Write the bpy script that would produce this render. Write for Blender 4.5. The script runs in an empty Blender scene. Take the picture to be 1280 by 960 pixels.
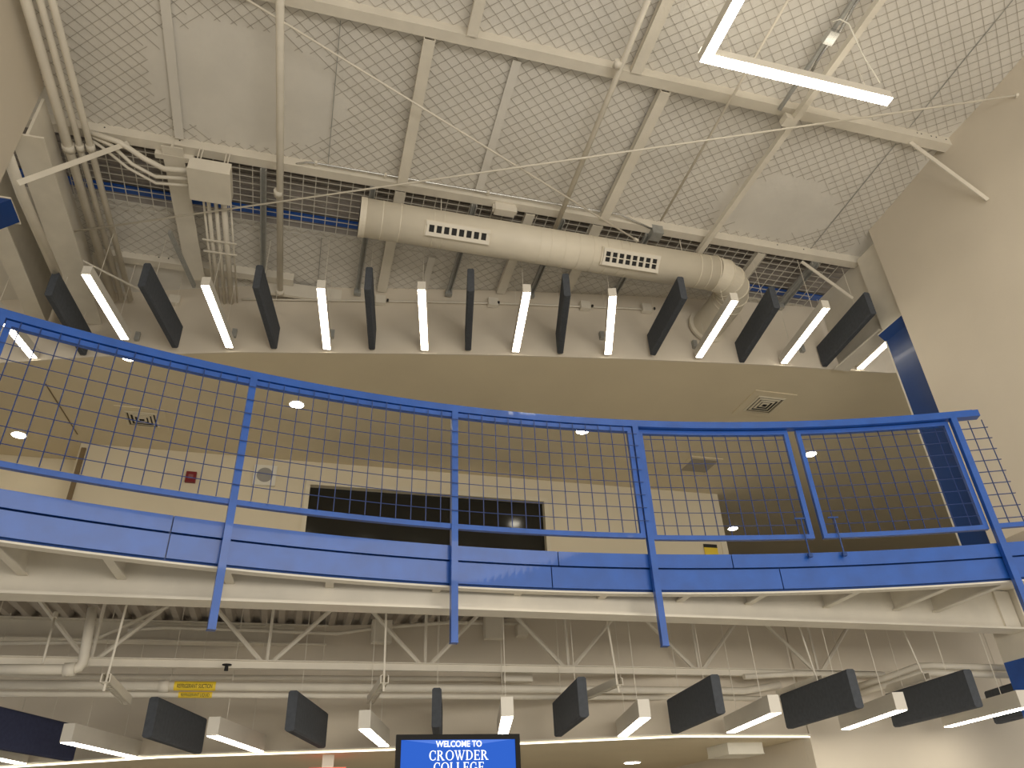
import bpy, math, random
from mathutils import Vector, Matrix
random.seed(7)
SC = bpy.context.scene
COL = SC.collection
V = Vector
# ------------------------------------------------------------------ camera
# world axes follow the building grid: X along the beams, Y away from the viewer, Z up (metres)
F, PITCH, ROLL, YAW = 937.4, math.radians(31.756), math.radians(-2.566), math.radians(16.656)
EYE = V((0, 0, 1.6))
_w = V((math.sin(YAW)*math.cos(PITCH), math.cos(YAW)*math.cos(PITCH), math.sin(PITCH)))
_r0 = V((math.cos(YAW), -math.sin(YAW), 0)); _u0 = _r0.cross(_w)
_r = math.cos(ROLL)*_r0 + math.sin(ROLL)*_u0
_u = -math.sin(ROLL)*_r0 + math.cos(ROLL)*_u0
cd = bpy.data.cameras.new('camera'); cam = bpy.data.objects.new('camera', cd); COL.objects.link(cam)
cd.sensor_width = 36; cd.lens = F*36/1280; cd.clip_start = .05; cd.clip_end = 200
cam.matrix_world = Matrix(((_r.x, _u.x, -_w.x, EYE.x), (_r.y, _u.y, -_w.y, EYE.y), (_r.z, _u.z, -_w.z, EYE.z), (0, 0, 0, 1)))
SC.camera = cam
SC.view_settings.view_transform = 'Standard'; SC.view_settings.look = 'None'
SC.view_settings.gamma = 1; SC.view_settings.use_curve_mapping = False
SC.view_settings.exposure = 0.2
# ------------------------------------------------------------------ world and lights
W = bpy.data.worlds.new('world'); SC.world = W; W.use_nodes = True
W.node_tree.nodes['Background'].inputs[0].default_value = (1.0, .95, .87, 1)
W.node_tree.nodes['Background'].inputs[1].default_value = .58
LAMP = (1.0, .92, .76)          # colour of the linear lamps
E_UP, E_LOW, E_PEND, E_DOWN, E_STRIP = 11.0, 15.0, 18.0, 26.0, 2.0
def area(name, loc, sx, sy, energy, col, rot=(0, 0, 0)):
    l = bpy.data.lights.new(name, 'AREA'); l.shape = 'RECTANGLE'; l.size = sx; l.size_y = sy
    l.energy = energy; l.color = col
    o = bpy.data.objects.new(name, l); COL.objects.link(o); o.location = loc; o.rotation_euler = rot
    return o
# unseen area lights added behind the viewer: low frontal fill, overhead fascia sheen
area('low_fill_light', (2.4, -3.2, 2.6), 6.0, 1.6, 230, (1.0, .93, .82), (math.radians(96), 0, 0))
area('overhead_fill_light', (2.3, -6.4, 7.2), 5.0, 2.6, 190, (1.0, .93, .82))
# ------------------------------------------------------------------ pixel -> place
def ray(x, y): return (x-640)/F*_r - (y-480)/F*_u + _w
def Zp(x, y, z): d = ray(x, y); return EYE + d*((z-EYE.z)/d.z)
def GY(x, y, g): d = ray(x, y); return EYE + d*(g/d.y)
def GX(x, y, g): d = ray(x, y); return EYE + d*(g/d.x)
SL = math.tan(math.radians(3.235))
def rz(gy, dz=0): return 7.33 + dz + SL*(6.83-gy)          # roof height over a place
def RP(x, y, dz=0):
    d = ray(x, y); n = V((0, SL, 1)); p = V((0, 6.83, 7.33+dz)); return EYE + d*((p-EYE).dot(n)/d.dot(n))
# ------------------------------------------------------------------ materials
MATS = {}
def mat(name, col, rough=.6, metal=0, var=.06, scale=6, bump=.0, bscale=80, emit=None, estr=0, spec=.5, coat=0):
    if name in MATS: return MATS[name]
    m = bpy.data.materials.new(name); m.use_nodes = True; nt = m.node_tree; b = nt.nodes['Principled BSDF']
    b.inputs['Roughness'].default_value = rough; b.inputs['Metallic'].default_value = metal
    b.inputs['Specular IOR Level'].default_value = spec; b.inputs['Coat Weight'].default_value = coat
    tc = nt.nodes.new('ShaderNodeTexCoord')
    if var:
        n = nt.nodes.new('ShaderNodeTexNoise'); n.inputs['Scale'].default_value = scale; n.inputs['Detail'].default_value = 4
        nt.links.new(tc.outputs['Object'], n.inputs['Vector'])
        r = nt.nodes.new('ShaderNodeValToRGB')
        r.color_ramp.elements[0].position = .3; r.color_ramp.elements[1].position = .7
        r.color_ramp.elements[0].color = (*[c*(1-var) for c in col], 1); r.color_ramp.elements[1].color = (*[min(1, c*(1+var)) for c in col], 1)
        nt.links.new(n.outputs['Fac'], r.inputs['Fac']); nt.links.new(r.outputs['Color'], b.inputs['Base Color'])
    else: b.inputs['Base Color'].default_value = (*col, 1)
    if bump:
        n2 = nt.nodes.new('ShaderNodeTexNoise'); n2.inputs['Scale'].default_value = bscale
        nt.links.new(tc.outputs['Object'], n2.inputs['Vector'])
        bp = nt.nodes.new('ShaderNodeBump'); bp.inputs['Strength'].default_value = bump; bp.inputs['Distance'].default_value = .01
        nt.links.new(n2.outputs['Fac'], bp.inputs['Height']); nt.links.new(bp.outputs['Normal'], b.inputs['Normal'])
    if emit:
        b.inputs['Emission Color'].default_value = (*emit, 1); b.inputs['Emission Strength'].default_value = estr
    MATS[name] = m; return m
M_WALL = mat('warm_white_wall_paint', (.70, .63, .52), .75, var=.03, scale=1.5, bump=.05, bscale=60)
M_CEIL = mat('ceiling_paint', (.70, .61, .44), .8, var=.03, scale=1.2)
M_BACK = mat('cream_wall_paint', (.74, .66, .50), .8, var=.03, scale=1.2)
M_STEEL = mat('painted_white_steel', (.74, .69, .59), .5, var=.05, scale=5)
M_FABRIC = mat('white_insulation_facing', (.72, .69, .63), .85, var=.05, scale=2.0, bump=.25, bscale=9)
M_NET = mat('netting_cord', (.36, .32, .27), .9, var=0)
M_DUCT = mat('painted_duct', (.72, .66, .54), .5, var=.04, scale=4)
M_GREY = mat('galvanised_grey', (.38, .38, .36), .5, .3, var=.1, scale=20)
M_VOID = mat('dark_roof_panel', (.30, .27, .24), .8, var=.15, scale=5)
M_MESHW = mat('white_mesh_wire', (.62, .59, .52), .6, var=0)
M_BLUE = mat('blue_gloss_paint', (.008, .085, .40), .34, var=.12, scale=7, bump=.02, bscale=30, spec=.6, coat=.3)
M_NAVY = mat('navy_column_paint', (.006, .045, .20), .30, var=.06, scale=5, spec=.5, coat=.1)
M_FELT = mat('charcoal_felt', (.080, .087, .100), .95, var=.1, scale=30, bump=.2, bscale=200, spec=.2)
M_NAVYFELT = mat('navy_felt', (.045, .052, .105), .95, var=.1, scale=30, bump=.2, bscale=200, spec=.2)
M_WIRE = mat('dark_blue_wire', (.018, .045, .17), .4, var=0)
M_DECK = mat('deck_primer', (.46, .41, .35), .6, var=.08)
M_HOUS = mat('lamp_housing', (.72, .68, .60), .45, var=.03)
def lampmat(n, e): return mat(n, (.9, .88, .8), .5, var=0, emit=LAMP, estr=e)
M_LUP = lampmat('upper_diffuser', E_UP); M_LLOW = lampmat('lower_diffuser', E_LOW); M_LPEND = lampmat('pendant_diffuser', E_PEND)
M_LDOWN = lampmat('downlight_lens', E_DOWN); M_LSTRIP = lampmat('cove_strip_lens', E_STRIP)
M_GLASS = mat('dark_window_glass', (.012, .012, .010), .12, var=0)
M_TRIM = mat('trim_paint', (.74, .67, .52), .5, var=.02)
M_RED = mat('red_alarm', (.20, .008, .015), .4, var=0)
M_DARK = mat('black_gap', (.012, .012, .012), .7, var=0)
M_BROWN = mat('brown_trim', (.20, .14, .07), .6, var=.05)
M_YEL = mat('yellow_sticker', (.85, .62, .04), .5, var=.03)
M_CHROME = mat('bright_conduit', (.62, .62, .60), .25, .8, var=.03)
M_FLOOR = mat('floor_tile', (.55, .53, .48), .4, var=.1, scale=1)
M_WHITE = mat('white_box', (.80, .77, .68), .5, var=.02)
M_SCREEN = mat('lit_blue_screen', (.004, .012, .06), .6, var=0, emit=(.020, .105, .52), estr=.95, spec=.1)
M_SCREEN2 = mat('lit_light_blue_screen', (.02, .05, .2), .6, var=0, emit=(.07, .17, .60), estr=.9, spec=.1)
M_TEXT = mat('lit_white_text', (.5, .5, .5), .6, var=0, emit=(.9, .95, 1), estr=1.0, spec=.1)
M_BLACK = mat('black_plastic', (.010, .009, .008), .6, var=0, spec=.2)
# ------------------------------------------------------------------ mesh helpers
class MB:
    def __init__(s): s.v = []; s.f = []
    def add(s, vs, fs):
        o = len(s.v); s.v += [V(a) for a in vs]; s.f += [tuple(i+o for i in f) for f in fs]; return s
    def hexa(s, a, b):   # two quads, four corners each, same order
        return s.add(list(a)+list(b), [(3,2,1,0),(4,5,6,7),(0,1,5,4),(1,2,6,5),(2,3,7,6),(3,0,4,7)])
    def box(s, x0, x1, y0, y1, z0, z1):
        return s.hexa([(x0,y0,z0),(x1,y0,z0),(x1,y1,z0),(x0,y1,z0)], [(x0,y0,z1),(x1,y0,z1),(x1,y1,z1),(x0,y1,z1)])
    def bar(s, p, q, w, h, up=(0,0,1)):      # beam p->q, width w sideways, h along up
        p, q, up = V(p), V(q), V(up); d = (q-p).normalized(); sx = d.cross(up)
        if sx.length < 1e-4: sx = d.cross(V((1,0,0)))
        sx.normalize(); uy = sx.cross(d).normalized(); a = sx*w/2; b = uy*h/2
        return s.hexa([p-a-b, p+a-b, p+a+b, p-a+b], [q-a-b, q+a-b, q+a+b, q-a+b])
    def tube(s, pts, r, n=8, cap=True):
        pts = [V(p) for p in pts]; rings = []; prev = None
        for i, p in enumerate(pts):
            d = (pts[min(i+1, len(pts)-1)]-pts[max(i-1, 0)]).normalized()
            if prev is None:
                a = d.cross(V((0,0,1)))
                if a.length < 1e-3: a = d.cross(V((1,0,0)))
            else: a = prev - d*prev.dot(d)
            a.normalize(); prev = a; b = d.cross(a)
            rr = r[i] if isinstance(r, (list, tuple)) else r
            rings.append([p + rr*(math.cos(2*math.pi*k/n)*a + math.sin(2*math.pi*k/n)*b) for k in range(n)])
        o = len(s.v)
        for g in rings: s.v += g
        for i in range(len(rings)-1):
            for k in range(n): s.f.append((o+i*n+k, o+i*n+(k+1) % n, o+(i+1)*n+(k+1) % n, o+(i+1)*n+k))
        if cap: s.f.append(tuple(o+k for k in range(n))[::-1]); s.f.append(tuple(o+(len(rings)-1)*n+k for k in range(n)))
        return s
    def sweep(s, rail, prof):    # rail: list of (point, sidevec); prof: closed list of (side, up)
        n = len(prof); o = len(s.v)
        for p, sd in rail:
            for a, b in prof: s.v.append(V(p)+V(sd)*a+V((0,0,b)))
        m = len(rail)
        for i in range(m-1):
            for k in range(n): s.f.append((o+i*n+k, o+i*n+(k+1) % n, o+(i+1)*n+(k+1) % n, o+(i+1)*n+k))
        s.f.append(tuple(o+k for k in range(n))[::-1]); s.f.append(tuple(o+(m-1)*n+k for k in range(n))); return s
    def prism(s, poly, dvec):    # closed 3-D polygon pushed along dvec
        n = len(poly); d = V(dvec); a = [V(p) for p in poly]
        return s.add(a+[p+d for p in a], [tuple(range(n))[::-1], tuple(range(n, 2*n))]+[(k, (k+1) % n, n+(k+1) % n, n+k) for k in range(n)])
    def build(s, name, m, parent=None, smooth=False, loc=None):
        if parent is not None: o0 = wloc(parent)
        elif loc is not None: o0 = V(loc)
        else:
            xs = [v.x for v in s.v]; ys = [v.y for v in s.v]; zs = [v.z for v in s.v]
            o0 = V(((min(xs)+max(xs))/2, (min(ys)+max(ys))/2, min(zs)))
        me = bpy.data.meshes.new(name); me.from_pydata([tuple(v-o0) for v in s.v], [], s.f)
        import bmesh
        bm = bmesh.new(); bm.from_mesh(me); bmesh.ops.recalc_face_normals(bm, faces=bm.faces); bm.to_mesh(me); bm.free()
        me.materials.append(m)
        if smooth:
            for p in me.polygons: p.use_smooth = len(p.vertices) == 4
        o = bpy.data.objects.new(name, me); COL.objects.link(o)
        if parent is not None: o.parent = parent
        else: o.location = o0
        WL[o.name] = o0; return o
WL = {}
def wloc(o): return WL[o.name]
def tag(o, label, cat, group=None, kind=None):
    o['label'] = label; o['category'] = cat
    if group: o['group'] = group
    if kind: o['kind'] = kind
    return o
def thing(name, loc, label, cat, group=None, kind=None):
    o = bpy.data.objects.new(name, None); COL.objects.link(o); o.location = loc; o.empty_display_size = .1
    WL[o.name] = V(loc); return tag(o, label, cat, group, kind)
def struct(o, label, cat): return tag(o, label, cat, kind='structure')
def clone(root, loc, rotz, label):
    r = root.copy(); COL.objects.link(r); r.location = loc; r.rotation_euler = (0, 0, rotz); r['label'] = label
    for ch in root.children:
        c = ch.copy(); COL.objects.link(c); c.parent = r
        for g in ch.children: d = g.copy(); COL.objects.link(d); d.parent = c
    return r
# ------------------------------------------------------------------ the shell
ZC, ZL, ZD = 6.4, 2.37, 3.45        # balcony ceiling, lower soffit, steel deck underside
WR, WLF = 5.85, -2.65               # side wall planes
struct(MB().box(-8, 12, -6, 16, -.1, 0).build('floor', M_FLOOR), 'grey floor of the hall far below the balcony', 'floor')
ceil = thing('ceiling', (1.6, 2, 7.5), 'sloping white insulated roof underside with diamond netting', 'ceiling', kind='structure')
def roofquad(x0, x1, y0, y1, dz, th=.03):
    m = MB(); m.hexa([(x0,y0,rz(y0,dz)),(x1,y0,rz(y0,dz)),(x1,y1,rz(y1,dz)),(x0,y1,rz(y1,dz))],
                     [(x0,y0,rz(y0,dz+th)),(x1,y0,rz(y0,dz+th)),(x1,y1,rz(y1,dz+th)),(x0,y1,rz(y1,dz+th))]); return m
FZ = .05
def sagbay(y0, y1, nx=40, ny=10):     # facing that sags a little between the purlins
    m = MB(); xs = [-4.2+10.4*i/nx for i in range(nx+1)]
    for j in range(ny+1):
        t = j/ny; y = y0+(y1-y0)*t
        for x in xs:
            sg = .035*math.sin(math.pi*t)*(.6+.4*math.sin(x*2.1+y0)); m.v.append(V((x, y, rz(y, FZ)-sg)))
    for j in range(ny):
        for i in range(nx): a = j*(nx+1)+i; m.f.append((a, a+1, a+nx+2, a+nx+1))
    return m
for (a, b) in ((-4.0, -1.3), (-1.3, .4), (.4, 2.08), (2.08, 3.78), (3.78, 5.48), (6.37, 8.6)):
    sagbay(a, b).build('insulation_bay', M_FABRIC, ceil, True)
roofquad(-4.2, 6.2, 5.4, 6.5, .16).build('roof_panel', M_VOID, ceil)
m = MB()
for k in range(9): y = 5.55+.09*k; m.bar((-4.2, y, rz(y, .15)), (6.2, y, rz(y, .15)), .012, .03)
m.build('panel_rib', M_VOID, ceil)
roofquad(-4.2, 6.2, 6.21, 6.30, .10, .02).build('blue_strip', M_BLUE, ceil)
# diamond netting just under the facing
HOLES = ((-.95, 4.75, .85, .62), (4.6, 4.95, .75, .42))      # where the facing hangs below the netting
m = MB(); s = .105
def netz(x, y, bay):
    y0, y1 = bay; t = (y-y0)/(y1-y0); return rz(y, FZ)-.035*math.sin(math.pi*t)*(.6+.4*math.sin(x*2.1+y0))-.006
for bay in ((.4, 2.08), (2.08, 3.78), (3.78, 5.48), (6.37, 7.5)):
    y0, y1 = bay; L = y1-y0
    for sg in (1, -1):
        k = -int(L/s/1.0)-2
        x = -3.4-L
        while x < 6.2+L:
            pts = []
            for j in range(15):
                t = j/14; yy = y0+L*t; xx = x+sg*L*t*1.15
                if -2.7 < xx < 5.9: pts.append(V((xx, yy, netz(xx, yy, bay))))
            for p, q in zip(pts, pts[1:]):
                c = (p+q)/2
                if any(((c.x-ex)/ra)**2+((c.y-ey)/rb)**2 < 1 for ex, ey, ra, rb in HOLES): continue
                m.bar(p, q, .0026 if bay[0] < 6 else .002, .002)
            x += s*1.25
o = m.build('netting', M_NET, ceil); o['kind'] = 'stuff'
# square white mesh over the open strip
m = MB()
for k in range(10): y = 5.62+.085*k; m.bar((-2.6, y, rz(y, -.01)), (5.8, y, rz(y, -.01)), .008, .005)
for k in range(70): x = -2.6+.122*k; m.bar((x, 5.55, rz(5.55, -.012)), (x, 6.40, rz(6.40, -.012)), .008, .005)
o = m.build('safety_mesh', M_MESHW, ceil); o['kind'] = 'stuff'
# seams in the facing
m = MB()
for x, a, b in ((5.33, 1.0, 3.7), (5.33, 3.9, 5.4), (-.18, 3.9, 5.4), (-.18, 6.4, 7.3)): m.bar((x, a, rz(a, .012)), (x, b, rz(b, .012)), .007, .006)
m.build('seam', M_GREY, ceil)
for x, a, b in ((-1.55, 3.85, 5.4), (1.35, 3.9, 5.4), (1.05, 6.45, 7.1)): MB().bar((x, a, rz(a, .004)), (x, b, rz(b, .004)), .08, .008).build('backing_strap', M_FABRIC, ceil)

# side walls
struct(MB().box(WR, WR+.25, -4, 5.02, 3.72, 7.9).build('wall_right', M_WALL), 'tall plain warm white wall on the right', 'wall')
struct(MB().box(WLF-.25, WLF, -4, 5.12, 4.8, 7.9).build('wall_left', M_WALL), 'pale wall corner at the top left', 'wall')
# bulkhead above the balcony opening (gently curved)
bk = [Zp(x, y, ZC) for x, y in ((-60, 457), (0, 453.5), (110, 446), (205, 442.5), (300, 440), (400, 441), (520, 442), (640, 444), (800, 449), (960, 456), (1110, 466))]
bk = [V((-6, bk[0].y+.9, ZC))]+bk+[V((8.5, bk[-1].y-.4, ZC)), V((15, bk[-1].y-.6, ZC))]
def ribbon(pts, z0, z1, th=.02):
    m = MB(); n = len(pts)
    for i in range(n-1):
        p, q = pts[i], pts[i+1]
        m.hexa([(p.x,p.y,z0),(q.x,q.y,z0),(q.x,q.y+th,z0),(p.x,p.y+th,z0)], [(p.x,p.y,z1),(q.x,q.y,z1),(q.x,q.y+th,z1),(p.x,p.y+th,z1)])
    return m
struct(ribbon(bk, ZC, 7.34).build('wall_bulkhead', M_WALL), 'curved white bulkhead behind the upper row of lamps', 'wall')
def bky(x):
    for p, q in zip(bk, bk[1:]):
        if p.x <= x <= q.x: return p.y+(q.y-p.y)*(x-p.x)/(q.x-p.x)
    return 7.0
BW = 10.05
# balcony ceiling, following the bulkhead edge
m = MB(); n = len(bk)
for p, q in zip(bk, bk[1:]): m.hexa([(p.x,p.y+.02,ZC),(q.x,q.y+.02,ZC),(q.x,18,ZC),(p.x,18,ZC)], [(p.x,p.y+.02,ZC+.08),(q.x,q.y+.02,ZC+.08),(q.x,18,ZC+.08),(p.x,18,ZC+.08)])
struct(m.build('ceiling_balcony', M_CEIL), 'flat tan ceiling over the balcony', 'ceiling')
bw = thing('wall_back', (2, BW, 3.5), 'cream back wall of the balcony with a wide dark window', 'wall', kind='structure')
w0, w1 = GY(387, 607, BW), GY(680, 626, BW)
wx0, wx1, wz1 = w0.x, w1.x, (w0.z+w1.z)/2
XS = GY(105, 560, BW).x-.05
MB().box(XS, wx0, BW, BW+.15, 3.4, ZC).box(-6, XS+.1, 10.6, 10.7, 3.4, ZC).box(XS, XS+.1, BW+.15, 10.6, 3.4, ZC).box(wx1, 6.32, BW, BW+.15, 3.4, ZC).box(wx0, wx1, BW, BW+.15, wz1, ZC).box(wx0, wx1, BW, BW+.15, 3.4, 3.75).build('wall_panel', M_BACK, bw)
MB().box(6.32, 6.42, BW-.01, BW+.17, 3.4, ZC-.001).build('wall_end_trim', M_TRIM, bw)
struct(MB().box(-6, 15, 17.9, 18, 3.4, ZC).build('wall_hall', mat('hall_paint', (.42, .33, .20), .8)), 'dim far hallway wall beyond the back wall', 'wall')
cl = Zp(97, 548, ZC)
a, b = GY(105, 560, BW-.02), GY(84, 622, BW-.02)
struct(MB().bar(a, (a.x, a.y, 3.6), .055, .03, (0, 1, 0)).build('trim_1', M_BROWN), 'thin brown vertical corner strip on the back wall at the left', 'trim')
a, b = Zp(57, 480, ZC-.004), Zp(97, 543, ZC-.004)
struct(MB().bar(a, b, .012, .006).build('trim_2', M_BROWN), 'fine joint line across the balcony ceiling at the left', 'trim')
win = thing('window_1', ((wx0+wx1)/2, BW+.05, 3.75), 'wide dark interior window in the back wall behind the railing', 'window', kind='structure')
MB().box(wx0, wx1, BW+.07, BW+.09, 3.75, wz1).build('pane', M_GLASS, win)
t = .055
for nm, bx in (('window_frame', (wx0-t, wx0+.01, BW-.03, BW+.09, 3.7, wz1+t)), ('window_frame', (wx1-.01, wx1+t, BW-.03, BW+.09, 3.7, wz1+t)), ('window_frame', (wx0-t, wx1+t, BW-.035, BW+.09, wz1-.01, wz1+t))):
    MB().box(*bx).build(nm, M_TRIM, win)
for fx in (.36, .62): x = wx0+(wx1-wx0)*fx; MB().box(x-.012, x+.012, BW+.055, BW+.075, 3.75, wz1-.75).build('mullion', M_BLACK, win)
struct(MB().box(14.9, 15, 5.2, 18, 3.4, ZC).build('wall_balcony_right', M_BACK), 'far right wall of the balcony hallway', 'wall')
struct(MB().box(-6.1, -6, 5.2, 18, 3.4, 7.4).build('wall_balcony_left', M_BACK), 'far left wall of the balcony', 'wall')
# balcony floor slab
struct(MB().box(-6, 15, 5.5, 18, 3.505, 3.56).build('floor_balcony', M_FLOOR), 'floor slab of the balcony', 'floor')
# ------------------------------------------------------------------ roof steel
def purlin(gy, x0, x1, label, name='roof_purlin', holes=()):
    t = thing(name, ((x0+x1)/2, gy, rz(gy, -.05)), label, 'beam', 'roof purlins')
    z0 = rz(gy, -.05); zt = rz(gy, .12)
    MB().box(x0, x1, gy-.045, gy-.035, z0, zt).build('web', M_STEEL, t)
    MB().box(x0, x1, gy-.045, gy+.055, z0-.006, z0).build('bottom_flange', M_STEEL, t)
    MB().box(x0, x1, gy+.049, gy+.055, z0, z0+.022).build('lip', M_STEEL, t)
    for x in holes: MB().tube([(x, gy-.0465, z0+.06), (x, gy-.044, z0+.06)], .008, 8).build('bolt_hole', M_DARK, t)
    return t
purlin(3.78, -2.6, 6.15, 'long white roof purlin crossing behind the L shaped pendant', holes=(5.45, 5.5, 5.62, 5.68, 5.8, 5.95))
purlin(5.47, -2.9, 6.1, 'white roof purlin just above the round duct', holes=(-2.35, -2.2, -1.55, 4.9, 5.25))
purlin(7.13, -2.55, -.45, 'short white purlin at the top left of the bulkhead', holes=(-1.9, -1.8))
purlin(2.1, -2.6, 5.85, 'white roof purlin overhead, above the top of the view')
def strut(x, y0, y1, w, label, d0=-.04, d1=-.04, m=M_STEEL, h=.06, name='roof_strut', cat='strut', group='struts running up the roof'):
    t = thing(name, (x, (y0+y1)/2, rz((y0+y1)/2, d0)), label, cat, group)
    lean = .0
    MB().bar((x, y0, rz(y0, d0)-h/2), (x, y1, rz(y1, d1)-h/2), w, .008).build('web', m, t)
    for s in (-1, 1): MB().bar((x+s*(w/2-.004), y0, rz(y0, d0)), (x+s*(w/2-.004), y1, rz(y1, d1)), .008, h).build('flange', m, t)
    return t
strut(.56, 3.84, 5.43, .10, 'white channel strut between the purlins left of the rods crossing', h=.07)
strut(.90, 2.15, 3.73, .09, 'white channel strut at the top edge, left of the thin pipe')
strut(2.74, 3.84, 5.43, .10, 'white channel strut running down to the grey junction box', h=.07)
strut(2.40, 2.15, 3.73, .10, 'white channel strut at the top edge beside the pipe coupling')
for x, w, lb in ((.56, .11, 'below the first duct grille'), (1.95, .10, 'under the middle of the duct'), (2.72, .12, 'under the second duct grille'), (4.75, .10, 'beside the duct elbow')):
    strut(x, 5.54, bky(x)-.02, w, 'white channel strut '+lb, -.02, -.02)
# grey strut channels in pairs
for x, lb in ((-.78, 'beside the tall white pipe'), (.28, 'near the left end of the duct'), (1.33, 'under the first third of the duct'), (2.30, 'under the middle of the duct'), (3.30, 'left of the duct elbow'), (5.45, 'below the mesh by the right wall')):
    y1 = bky(x)-.03; t = thing('strut_channel', (x, 6.4, rz(6.4, -.06)), 'grey metal strut channel '+lb, 'channel', 'grey strut channels over the duct')
    w2 = .024 if x < 5 else .045
    for s in (-1, 1): MB().bar((x+s*w2, 5.52, rz(5.52, -.08)), (x+s*w2, y1, rz(y1, -.08)), .012, .04).build('rail', M_GREY, t)
    MB().bar((x, 5.52, rz(5.52, -.06)), (x, y1, rz(y1, -.06)), w2*2, .005).build('channel_web', M_GREY, t)
    MB().box(x-.04, x+.04, y1-.05, y1, rz(y1, -.12), rz(y1, -.05)).build('end_bracket', M_GREY, t)
# main rafters each side
def rafter(x, y0, y1, zb, label, hw=.15):
    t = thing('main_rafter', (x, (y0+y1)/2, zb), label, 'beam', 'main roof rafters')
    MB().box(x-.012, x+.012, y0, y1, zb, rz(y1, .05)).build('web', M_STEEL, t)
    MB().box(x-hw, x+hw, y0, y1, zb-.02, zb).build('bottom_flange', M_STEEL, t)
    return t
rafter(-2.62, 5.13, 7.84, 6.86, 'deep white roof rafter at the upper left behind the blue column', .13)
rafter(-3.10, 5.6, 7.98, 6.75, 'second white rafter at the far left edge', .09)
rafter(6.02, 5.42, 6.24, 6.37, 'deep white roof rafter above the blue column at the right', .10)
t = thing('secondary_rafter', (-1.58, 6.3, 7.2), 'wide white stub rafter left of the electrical box', 'beam')
MB().bar((-1.60, 5.42, rz(5.42, -.1)), (-1.50, 7.25, rz(7.25, -.1)), .19, .012).build('bottom_flange', M_STEEL, t)
MB().bar((-1.60, 5.42, rz(5.42, -.01)), (-1.50, 7.25, rz(7.25, -.01)), .02, .17).build('web', M_STEEL, t)
MB().box(-1.76, -1.42, 5.52, 5.58, rz(5.5, -.11), rz(5.5, -.02)).build('clip_angle', M_STEEL, t)
tag(MB().bar(GY(212, 290, 6.3), GY(243, 358, 7.1), .03, .05).build('flange_brace', M_GREY), 'dark grey diagonal brace behind the stub rafter', 'brace')
# brace rods, flat braces
def rod(name, p, q, r, label, cat='rod', m=M_STEEL, group=None):
    t = thing(name, p, label, cat, group); d = (V(q)-V(p)).normalized()
    MB().tube([p, q], r, 8).build('bar', m, t, True); MB().tube([V(q)-d*.05, V(q)], r*2.2, 6).build('end_nut', m, t); return t
rod('brace_rod', RP(232, -48, -.2), RP(797, 301, -.2), .0095, 'thin white brace rod falling left to right to the duct', group='crossing brace rods')
rod('brace_rod', RP(80, 291, -.26), RP(1276, 118.5, -.26), .0095, 'thin white brace rod rising left to right to the right wall', group='crossing brace rods')
def fbar(p, q, label): return tag(MB().bar(p, q, .012, .045).build('flange_brace', M_STEEL), label, 'brace', 'flange braces')
p = GX(22, 229, -2.45); fbar(p, RP(160, 179, -.07), 'white flat brace from the left purlin end to the rafter')
fbar(RP(1138, 178, -.06), GX(1235, 250, WR-.01), 'white flat brace from the upper purlin to the right wall')
fbar(RP(1002, 327, -.06), GX(1066, 373, 5.84), 'white flat brace beside the highest right baffle')
tag(MB().tube([GX(88, 318, -2.6), RP(182, 366, -.35)], .012, 6).build('brace_rod', M_STEEL), 'short thin rod crossing the three pipes at the left', 'rod')
# pipes and conduits along the roof
def pipe(name, pts, r, label, cat='pipe', m=M_STEEL, coup=(), group=None):
    t = thing(name, pts[0], label, cat, group); MB().tube(pts, r, 10).build('run', m, t, True)
    for c in coup: c = V(c); i = min(range(len(pts)-1), key=lambda k: (V(pts[k])-c).length+(V(pts[k+1])-c).length); d = (V(pts[i+1])-V(pts[i])).normalized(); MB().tube([c-d*.035, c+d*.035], r*1.35, 10).build('coupling', m, t, True)
    return t
for x, r, bx, lb in ((32, .042, 139, 'thickest and leftmost of three parallel white pipes'), (50, .028, 150, 'middle of three parallel white pipes at the left'), (65, .030, 161, 'rightmost of three parallel white pipes at the left')):
    a = RP(x, 0, -.16); b = RP(bx, 366, -.16); d = (b-a).normalized()
    pipe('conduit_pipe', [a-d*2.0, b+d*.12], r, lb, coup=(a+d*1.4, ), group='pipes along the left wall')
a, b = RP(350, -5, -.2), RP(350, 368, -.2); d = (b-a).normalized()
pipe('sprinkler_pipe', [a-d*1.5, b], .034, 'tall white pipe running straight up the roof right of the box', coup=(RP(348, 241, -.2), b-d*.05))
a, b = RP(810, 0, -.14), RP(693, 288, -.14); d = (b-a).normalized()
pipe('sprinkler_pipe', [a-d*1.2, b], .027, 'round white pipe crossing the purlin left of the pendant', coup=(RP(772, 80, -.14),))
a, b = RP(985, 0, -.1), RP(826, 276, -.1); d = (b-a).normalized()
pipe('thin_conduit', [a-d*1.2, b], .012, 'thin white conduit passing behind the L shaped pendant', 'conduit')
a, b = RP(1104, -5, -.14), RP(873, 316, -.14); d = (b-a).normalized()
t = thing('square_tube', b, 'square white tube running from the duct elbow to behind the pendant', 'tube')
MB().bar(a-d*1.2, b, .06, .06).build('run', M_STEEL, t)
c = RP(983, 150, -.14); MB().bar(c-d*.05, c+d*.05, .075, .075).build('coupling', M_STEEL, t)
tag(MB().tube([GX(5, 180, -2.70), GX(28, 245, -2.70), GX(72, 345, -2.72)], .045, 10).build('sprinkler_pipe', M_STEEL, smooth=True), 'white pipe beside the left rafter', 'pipe')
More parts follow.
